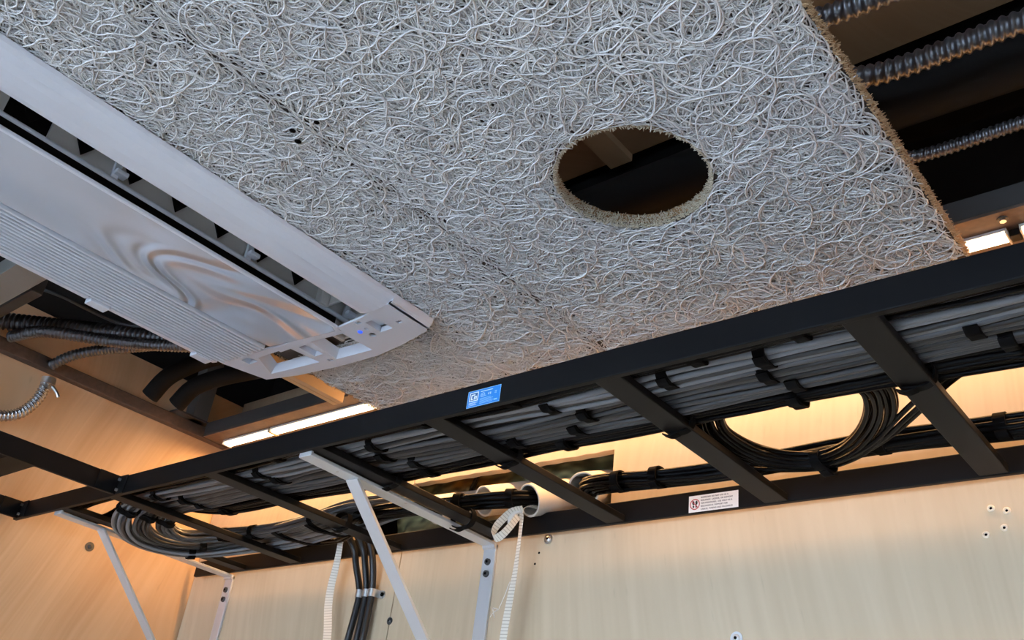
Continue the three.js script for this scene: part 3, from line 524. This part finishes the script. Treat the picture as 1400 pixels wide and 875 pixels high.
// ---------------------------------------------------------------- pull tapes, drop cables, clamps
const tapeTex = canvasTex(64, 64, (c) => { c.fillStyle = '#e4dfd2'; c.fillRect(0, 0, 64, 64); c.fillStyle = '#b9b1a0'; c.fillRect(0, 0, 64, 14); });
tapeTex.wrapS = tapeTex.wrapT = THREE.RepeatWrapping; tapeTex.repeat.set(60, 170);
const tapeMat = std({ map: tapeTex, roughness: .8 });
{
  const t = thing('pull_tape', 'white woven pull tape with a loose loop hanging from the conduit', 'tape');
  part('tail', band([V(-1.075, .560, -1.30), V(-1.082, .556, -1.265), V(-1.088, .546, -1.254), V(-1.094, .526, -1.262), V(-1.099, .491, -1.268), V(-1.102, .434, -1.270), V(-1.106, .39, -1.270), V(-1.109, .33, -1.268), V(-1.110, .25, -1.268), V(-1.110, .10, -1.270)], (u) => new THREE.Vector3(1, 0, .25 + .3 * Math.sin(u * 9)), .0155, .0008, 120), tapeMat, t);
  part('loop', band([V(-1.082, .545, -1.25), V(-1.104, .542, -1.246), V(-1.124, .528, -1.243), V(-1.137, .512, -1.241), V(-1.138, .498, -1.238), V(-1.128, .490, -1.235), V(-1.112, .495, -1.234), V(-1.099, .510, -1.238), V(-1.089, .532, -1.246)], new THREE.Vector3(.15, .62, .78), .015, .0008, 60), tapeMat, t);
  part('knot', sweep([V(-1.090, .545, -1.254), V(-1.103, .541, -1.252), V(-1.112, .532, -1.252), V(-1.113, .522, -1.254)], .0052, 20, 8), M.tape, t);
  const th = []; const r = rng(77); for (let k = 0; k < 6; k++) { const a = V(-1.132, .372, -1.272); th.push(sweep([a, a.clone().add(new THREE.Vector3(-.004 - .012 * r(), -.006 + .012 * r(), .004 * r())), a.clone().add(new THREE.Vector3(-.006 - .012 * r(), -.016 + .012 * r(), .008 * r()))], .0007, 8, 5)); }
  th.push(sweep([V(-1.112, .42, -1.271), V(-1.122, .395, -1.272), V(-1.132, .372, -1.272)], .0007, 10, 5));
  part('loose_threads', th, M.tape, t);
  settle(t);
  solo('pull_tape', band([V(-1.605, .56, -1.27), V(-1.615, .54, -1.272), V(-1.619, .525, -1.276), V(-1.622, .49, -1.279), V(-1.6255, .45, -1.28), V(-1.622, .41, -1.28), V(-1.602, .335, -1.28), V(-1.598, .22, -1.28), V(-1.598, .1, -1.285)], (u) => new THREE.Vector3(1, 0, .1 - 1.3 * Math.min(1, u * 2)), .0165, .0008, 90), tapeMat, 'narrow white woven pull tape hanging left of the black cables', 'tape');
}
[[-1.578, -1.554, -1.559, .0072, 'leftmost of three thick black cables dropping down the back wall'], [-1.549, -1.532, -1.531, .0072, 'middle of three thick black cables dropping down the back wall'], [-1.525, -1.5145, -1.513, .0072, 'rightmost of three thick black cables dropping down the back wall']].forEach(([a, b, c, r, label], i) => {
  solo('drop_cable', sweep([V(a - .02, .565, -1.235), V(a - .005, .548, -1.262), V(a, .525, -1.283), V(a + .008, .49, -1.291), V(b, .435, -1.301), V(b, .40, -1.301), V(c, .338, -1.299), V(c - .018, .2, -1.30), V(c - .02, -.2, -1.30)], r, 90, 12), phys({ color: rgb(.014, .015, .016), roughness: .35 }), label, 'cable', 'thick black drop cables');
});
[[-1.5515, -1.5515, 'zinc pipe clip holding the leftmost black drop cable', 1], [-1.501, -1.501, 'zinc double pipe clip holding the two right-hand black drop cables', 2]].forEach(([x, , label, n]) => {
  const t = thing('pipe_clip', label, 'clip');
  const xs = n === 1 ? [-1.554] : [-1.532, -1.5145];
  for (const cx of xs) { const pts = []; for (let i = 0; i <= 10; i++) { const a = Math.PI * i / 10; pts.push(V(cx + Math.cos(a) * .0086, .432, -1.302 + Math.sin(a) * .0086)); } part('hoop', band([V(cx + .0086, .432, -1.316), ...pts, V(cx - .0086, .432, -1.316)], new THREE.Vector3(0, 1, 0), .016, .0012, 30), M.bright, t); }
  const e = xs[xs.length - 1] + .0086;
  const g = new THREE.CylinderGeometry(.0085, .0085, .0015, 20); g.rotateX(Math.PI / 2); g.translate(e + .009, EYE + .431, -1.3155);
  part('lug', [g, box(e, e + .010, .4235, .4395, -1.3163, -1.3148)], M.bright, t);
  const s = new THREE.CylinderGeometry(.0042, .0042, .003, 14); s.rotateX(Math.PI / 2); s.translate(e + .0095, EYE + .431, -1.314); part('screw', s, M.void, t);
  settle(t);
});
// screws and screw holes
function wallScrew(x, y, r, label, mat = M.zinc) {
  const t = thing('wall_screw', label, 'screw');
  const a = new THREE.CylinderGeometry(r, r, .0015, 24); a.rotateX(Math.PI / 2); a.translate(x, EYE + y, WZ + .0007); part('washer', a, mat, t);
  const b = new THREE.SphereGeometry(r * .62, 18, 9, 0, 6.2832, 0, Math.PI / 2); b.scale(1, .55, 1); b.rotateX(Math.PI / 2); b.translate(x, EYE + y, WZ + .0013); part('head', b, mat, t);
  const c = new THREE.CylinderGeometry(r * .26, r * .26, .001, 6); c.rotateX(Math.PI / 2); c.translate(x, EYE + y, WZ + .0013 + r * .34); part('socket', c, M.void, t);
  return settle(t);
}
wallScrew(-1.461, .376, .0075, 'grey screw on the joint between two wall sheets', M.darkSteel);
wallScrew(-1.070, .508, .0095, 'silver screw just under the rack right of the white pull tape', M.bright);
wallScrew(-.688, .318, .0100, 'silver screw at the bottom edge of the picture');
[[-.3115, .4768, 'upper left screw hole of the group of four'], [-.2925, .4713, 'upper right screw hole of the group of four'], [-.2985, .4485, 'lower right screw hole of the group of four'], [-.322, .4413, 'lower left screw hole of the group of four, the smallest']].forEach(([x, y, label], i) => {
  const t = thing('screw_hole', `raised splintered ${label}`, 'screw hole', 'splintered screw holes in the back wall');
  const r = rng(60 + i), g = new THREE.TorusGeometry(.0034, .0017, 7, 14), p = g.attributes.position; for (let k = 0; k < p.count; k++) p.setZ(k, Math.max(-.0004, p.getZ(k) * (.7 + r() * .9))); g.computeVertexNormals(); g.translate(x, EYE + y, WZ + .0002); part('splinters', g, std({ color: rgb(.85, .72, .54), roughness: .8 }), t);
  const h = new THREE.CylinderGeometry(.002, .002, .0006, 10); h.rotateX(Math.PI / 2); h.translate(x, EYE + y, WZ + .0003); part('bore', h, M.void, t);
  settle(t);
});
[[-1.089, .484, 'dark pin hole below the silver screw, the upper of two'], [-1.096, .464, 'dark pin hole below the silver screw, the lower of two']].forEach(([x, y, label]) => { const h = new THREE.CylinderGeometry(.0022, .0022, .0006, 12); h.rotateX(Math.PI / 2); h.translate(x, EYE + y, WZ + .0003); solo('pin_hole', h, M.void, label, 'hole'); });
{
  const t = thing('wall_screw', 'grey washer screw on the left wall behind the zinc bracket', 'screw');
  const a = new THREE.CylinderGeometry(.011, .011, .002, 24); a.rotateZ(Math.PI / 2); a.translate(WX + .001, EYE + .513, -1.022); part('washer', a, M.darkSteel, t);
  const b = new THREE.SphereGeometry(.0055, 14, 8); b.translate(WX + .002, EYE + .513, -1.022); part('head', b, M.darkSteel, t); settle(t);
}
{
  const t = thing('beam_bolt', 'steel bolt head under the back beam at the right', 'bolt');
  const a = new THREE.CylinderGeometry(.0075, .0075, .0015, 20); a.translate(-.219, EYE + .859, -1.214); part('washer', a, M.darkSteel, t);
  const b = new THREE.CylinderGeometry(.0048, .0048, .004, 6); b.translate(-.219, EYE + .857, -1.214); part('head', b, M.bright, t); settle(t);
}

// ---------------------------------------------------------------- ceiling void: flexible conduits, pipes, timber
const corr = (r, a, pitch) => (s, th) => { const k = ((s / pitch + th / 6.2832) % 1 + 1) % 1; return r + a * (k < .62 ? Math.sin(k / .62 * Math.PI) : -.35); };
function flexTube(pts, r, label, mat, pitch = .0085, amp = .0022) {
  const L = new THREE.CatmullRomCurve3(pts, false, 'centripetal').getLength();
  return solo('flexible_conduit', recompute(sweep(pts, corr(r, amp, pitch), Math.round(L / pitch * 9), 20)), mat, label, 'conduit');
}
flexTube([V(-.40, 1.09, -.775), V(-.385, .97, -.778), V(-.33, .922, -.782), V(-.10, .92, -.80), V(.2, .925, -.83), V(.7, .94, -.86)], .0125, 'ribbed metal conduit above the boards, cut by the top edge of the picture', M.flex, .0115, .002);
flexTube([V(-.385, 1.09, -.93), V(-.37, 1.0, -.934), V(-.31, .952, -.938), V(-.11, .95, -.950), V(.2, .955, -.97), V(.7, .97, -.98)], .0135, 'thickest ribbed metal conduit crossing the dark gap at upper right', M.flex, .0125, .0024);
flexTube([V(-.385, 1.02, -1.06), V(-.37, .96, -1.085), V(-.31, .932, -1.103), V(-.15, .935, -1.115), V(.2, .94, -1.13), V(.7, .96, -1.14)], .0085, 'thin ribbed metal conduit nearest the beam at upper right', M.flex, .0085, .0016);
flexTube([V(-2.235, .905, -.46), V(-2.22, .925, -.60), V(-2.15, .935, -.695), V(-2.02, .935, -.80), V(-1.90, .94, -.905), V(-1.76, .95, -.98), V(-1.6, .97, -1.02)], .0185, 'thick dark ribbed conduit passing behind the air conditioner at left', M.flex, .0115, .0036);
flexTube([V(-2.20, .898, -.655), V(-2.11, .906, -.690), V(-2.0, .905, -.795), V(-1.90, .905, -.868), V(-1.80, .91, -.93), V(-1.66, .93, -.98)], .0125, 'thinner dark ribbed conduit lying just below the thick one at left', M.flex, .0085, .0018);
flexTube([V(-2.205, .875, -.765), V(-2.17, .905, -.79), V(-2.13, .93, -.83), V(-2.06, .945, -.88), V(-1.96, .955, -.93)], .0115, 'short ribbed conduit rising from behind the left beam', M.flex, .0085, .0018);
{
  const t = thing('flexible_conduit', 'silver ribbed conduit with a clamp fitting, curving up the left wall', 'conduit');
  const pts = [V(-2.218, .715, -.60), V(-2.215, .716, -.69), V(-2.212, .74, -.742), V(-2.210, .785, -.768), V(-2.208, .832, -.775)], L = new THREE.CatmullRomCurve3(pts).getLength();
  part('hose', recompute(sweep(pts, corr(.0115, .0022, .0085), Math.round(L / .0085 * 9), 20)), M.flexBright, t);
  const k = new THREE.CylinderGeometry(.0165, .0165, .016, 24); k.rotateX(.1); k.translate(-2.208, EYE + .838, -.776); part('collar', k, M.bright, t);
  const l = new THREE.CylinderGeometry(.0145, .0145, .012, 6); l.translate(-2.208, EYE + .822, -.775); part('nut', l, M.bright, t);
  part('clamp_screw', sweep([V(-2.20, .828, -.785), V(-2.195, .815, -.80), V(-2.193, .806, -.806)], .0045, 10, 8), M.bright, t);
  settle(t);
}
solo('insulated_pipe', sweep([V(-2.15, .885, -1.0), V(-2.11, .935, -1.01), V(-2.04, .975, -1.04), V(-1.9, 1.0, -1.08), V(-1.6, 1.02, -1.1), V(-1.3, 1.08, -1.0)], .023, 60, 16), M.foam, 'black foam insulated pipe bending up from the beam, the left one of two', 'pipe', 'black insulated pipes at left');
solo('insulated_pipe', sweep([V(-2.13, .885, -1.065), V(-2.09, .93, -1.075), V(-2.02, .955, -1.10), V(-1.88, .965, -1.13), V(-1.6, .975, -1.13), V(-1.2, 1.0, -1.12)], .023, 60, 16), M.foam, 'black foam insulated pipe bending up from the beam, the right one of two', 'pipe', 'black insulated pipes at left');
solo('insulated_pipe', sweep([V(-1.0, 1.0, -1.05), V(-.3, .995, -1.05), V(.3, .99, -1.06), V(.9, .99, -1.06)], .042, 40, 20), M.foam, 'thick black insulated pipe between the ribbed conduits at upper right', 'pipe');
{
  const t = thing('timber_batten', 'pale grooved timber batten below the corner of the air conditioner', 'batten');
  part('strip', [box(-1.556, -1.543, .797, .822, -1.128, -.55, .001), box(-1.541, -1.526, .797, .822, -1.128, -.55, .001), box(-1.543, -1.541, .802, .822, -1.128, -.55)], M.batten, t); settle(t);
}
{
  const t = thing('steel_channel', 'grey galvanised channel running under the ceiling beside the air conditioner', 'channel');
  part('channel', [box(-2.235, -1.52, .848, .852, -.538, -.478, .001), box(-2.235, -1.52, .852, .888, -.482, -.478), box(-2.235, -1.52, .852, .888, -.538, -.534)], std({ color: rgb(.30, .30, .28), metalness: .4, roughness: .5, roughnessMap: scuffTex }), t);
  settle(t);
  solo('hanger_strap', [box(-2.235, -1.95, .90, .935, -.60, -.575, .002), box(-1.955, -1.93, .90, 1.2, -.60, -.575, .002)], M.darkSteel, 'dark steel hanger strap behind the grey channel', 'hanger');
  solo('thin_cable', sweep([V(-2.06, .955, -.57), V(-2.02, .953, -.61), V(-1.985, .945, -.655), V(-1.985, .945, -.735), V(-1.98, .948, -.80), V(-1.93, .952, -.845), V(-1.8, .97, -.90)], .0042, 60, 8), greyCable[1], 'thin grey cable sagging in the dark gap left of the air conditioner', 'cable');
}
// timber and dark joists above the boards
solo('ceiling_sheet', box(-1.12, .9, 1.10, 1.118, -1.055, -.35), M.darkPly, 'brown timber sheet high above the round hole', 'timber sheet');
solo('ceiling_batten', box(-.80, -.755, 1.085, 1.10, -1.055, -.35), M.plyEdge, 'dark batten crossing the timber sheet above the round hole', 'batten');
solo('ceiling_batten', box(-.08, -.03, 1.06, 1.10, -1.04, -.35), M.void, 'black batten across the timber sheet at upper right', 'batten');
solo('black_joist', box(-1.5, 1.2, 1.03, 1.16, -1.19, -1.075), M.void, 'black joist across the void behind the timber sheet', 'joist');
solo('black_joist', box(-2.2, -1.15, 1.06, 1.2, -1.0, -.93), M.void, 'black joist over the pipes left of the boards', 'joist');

renderer.render(scene, camera);
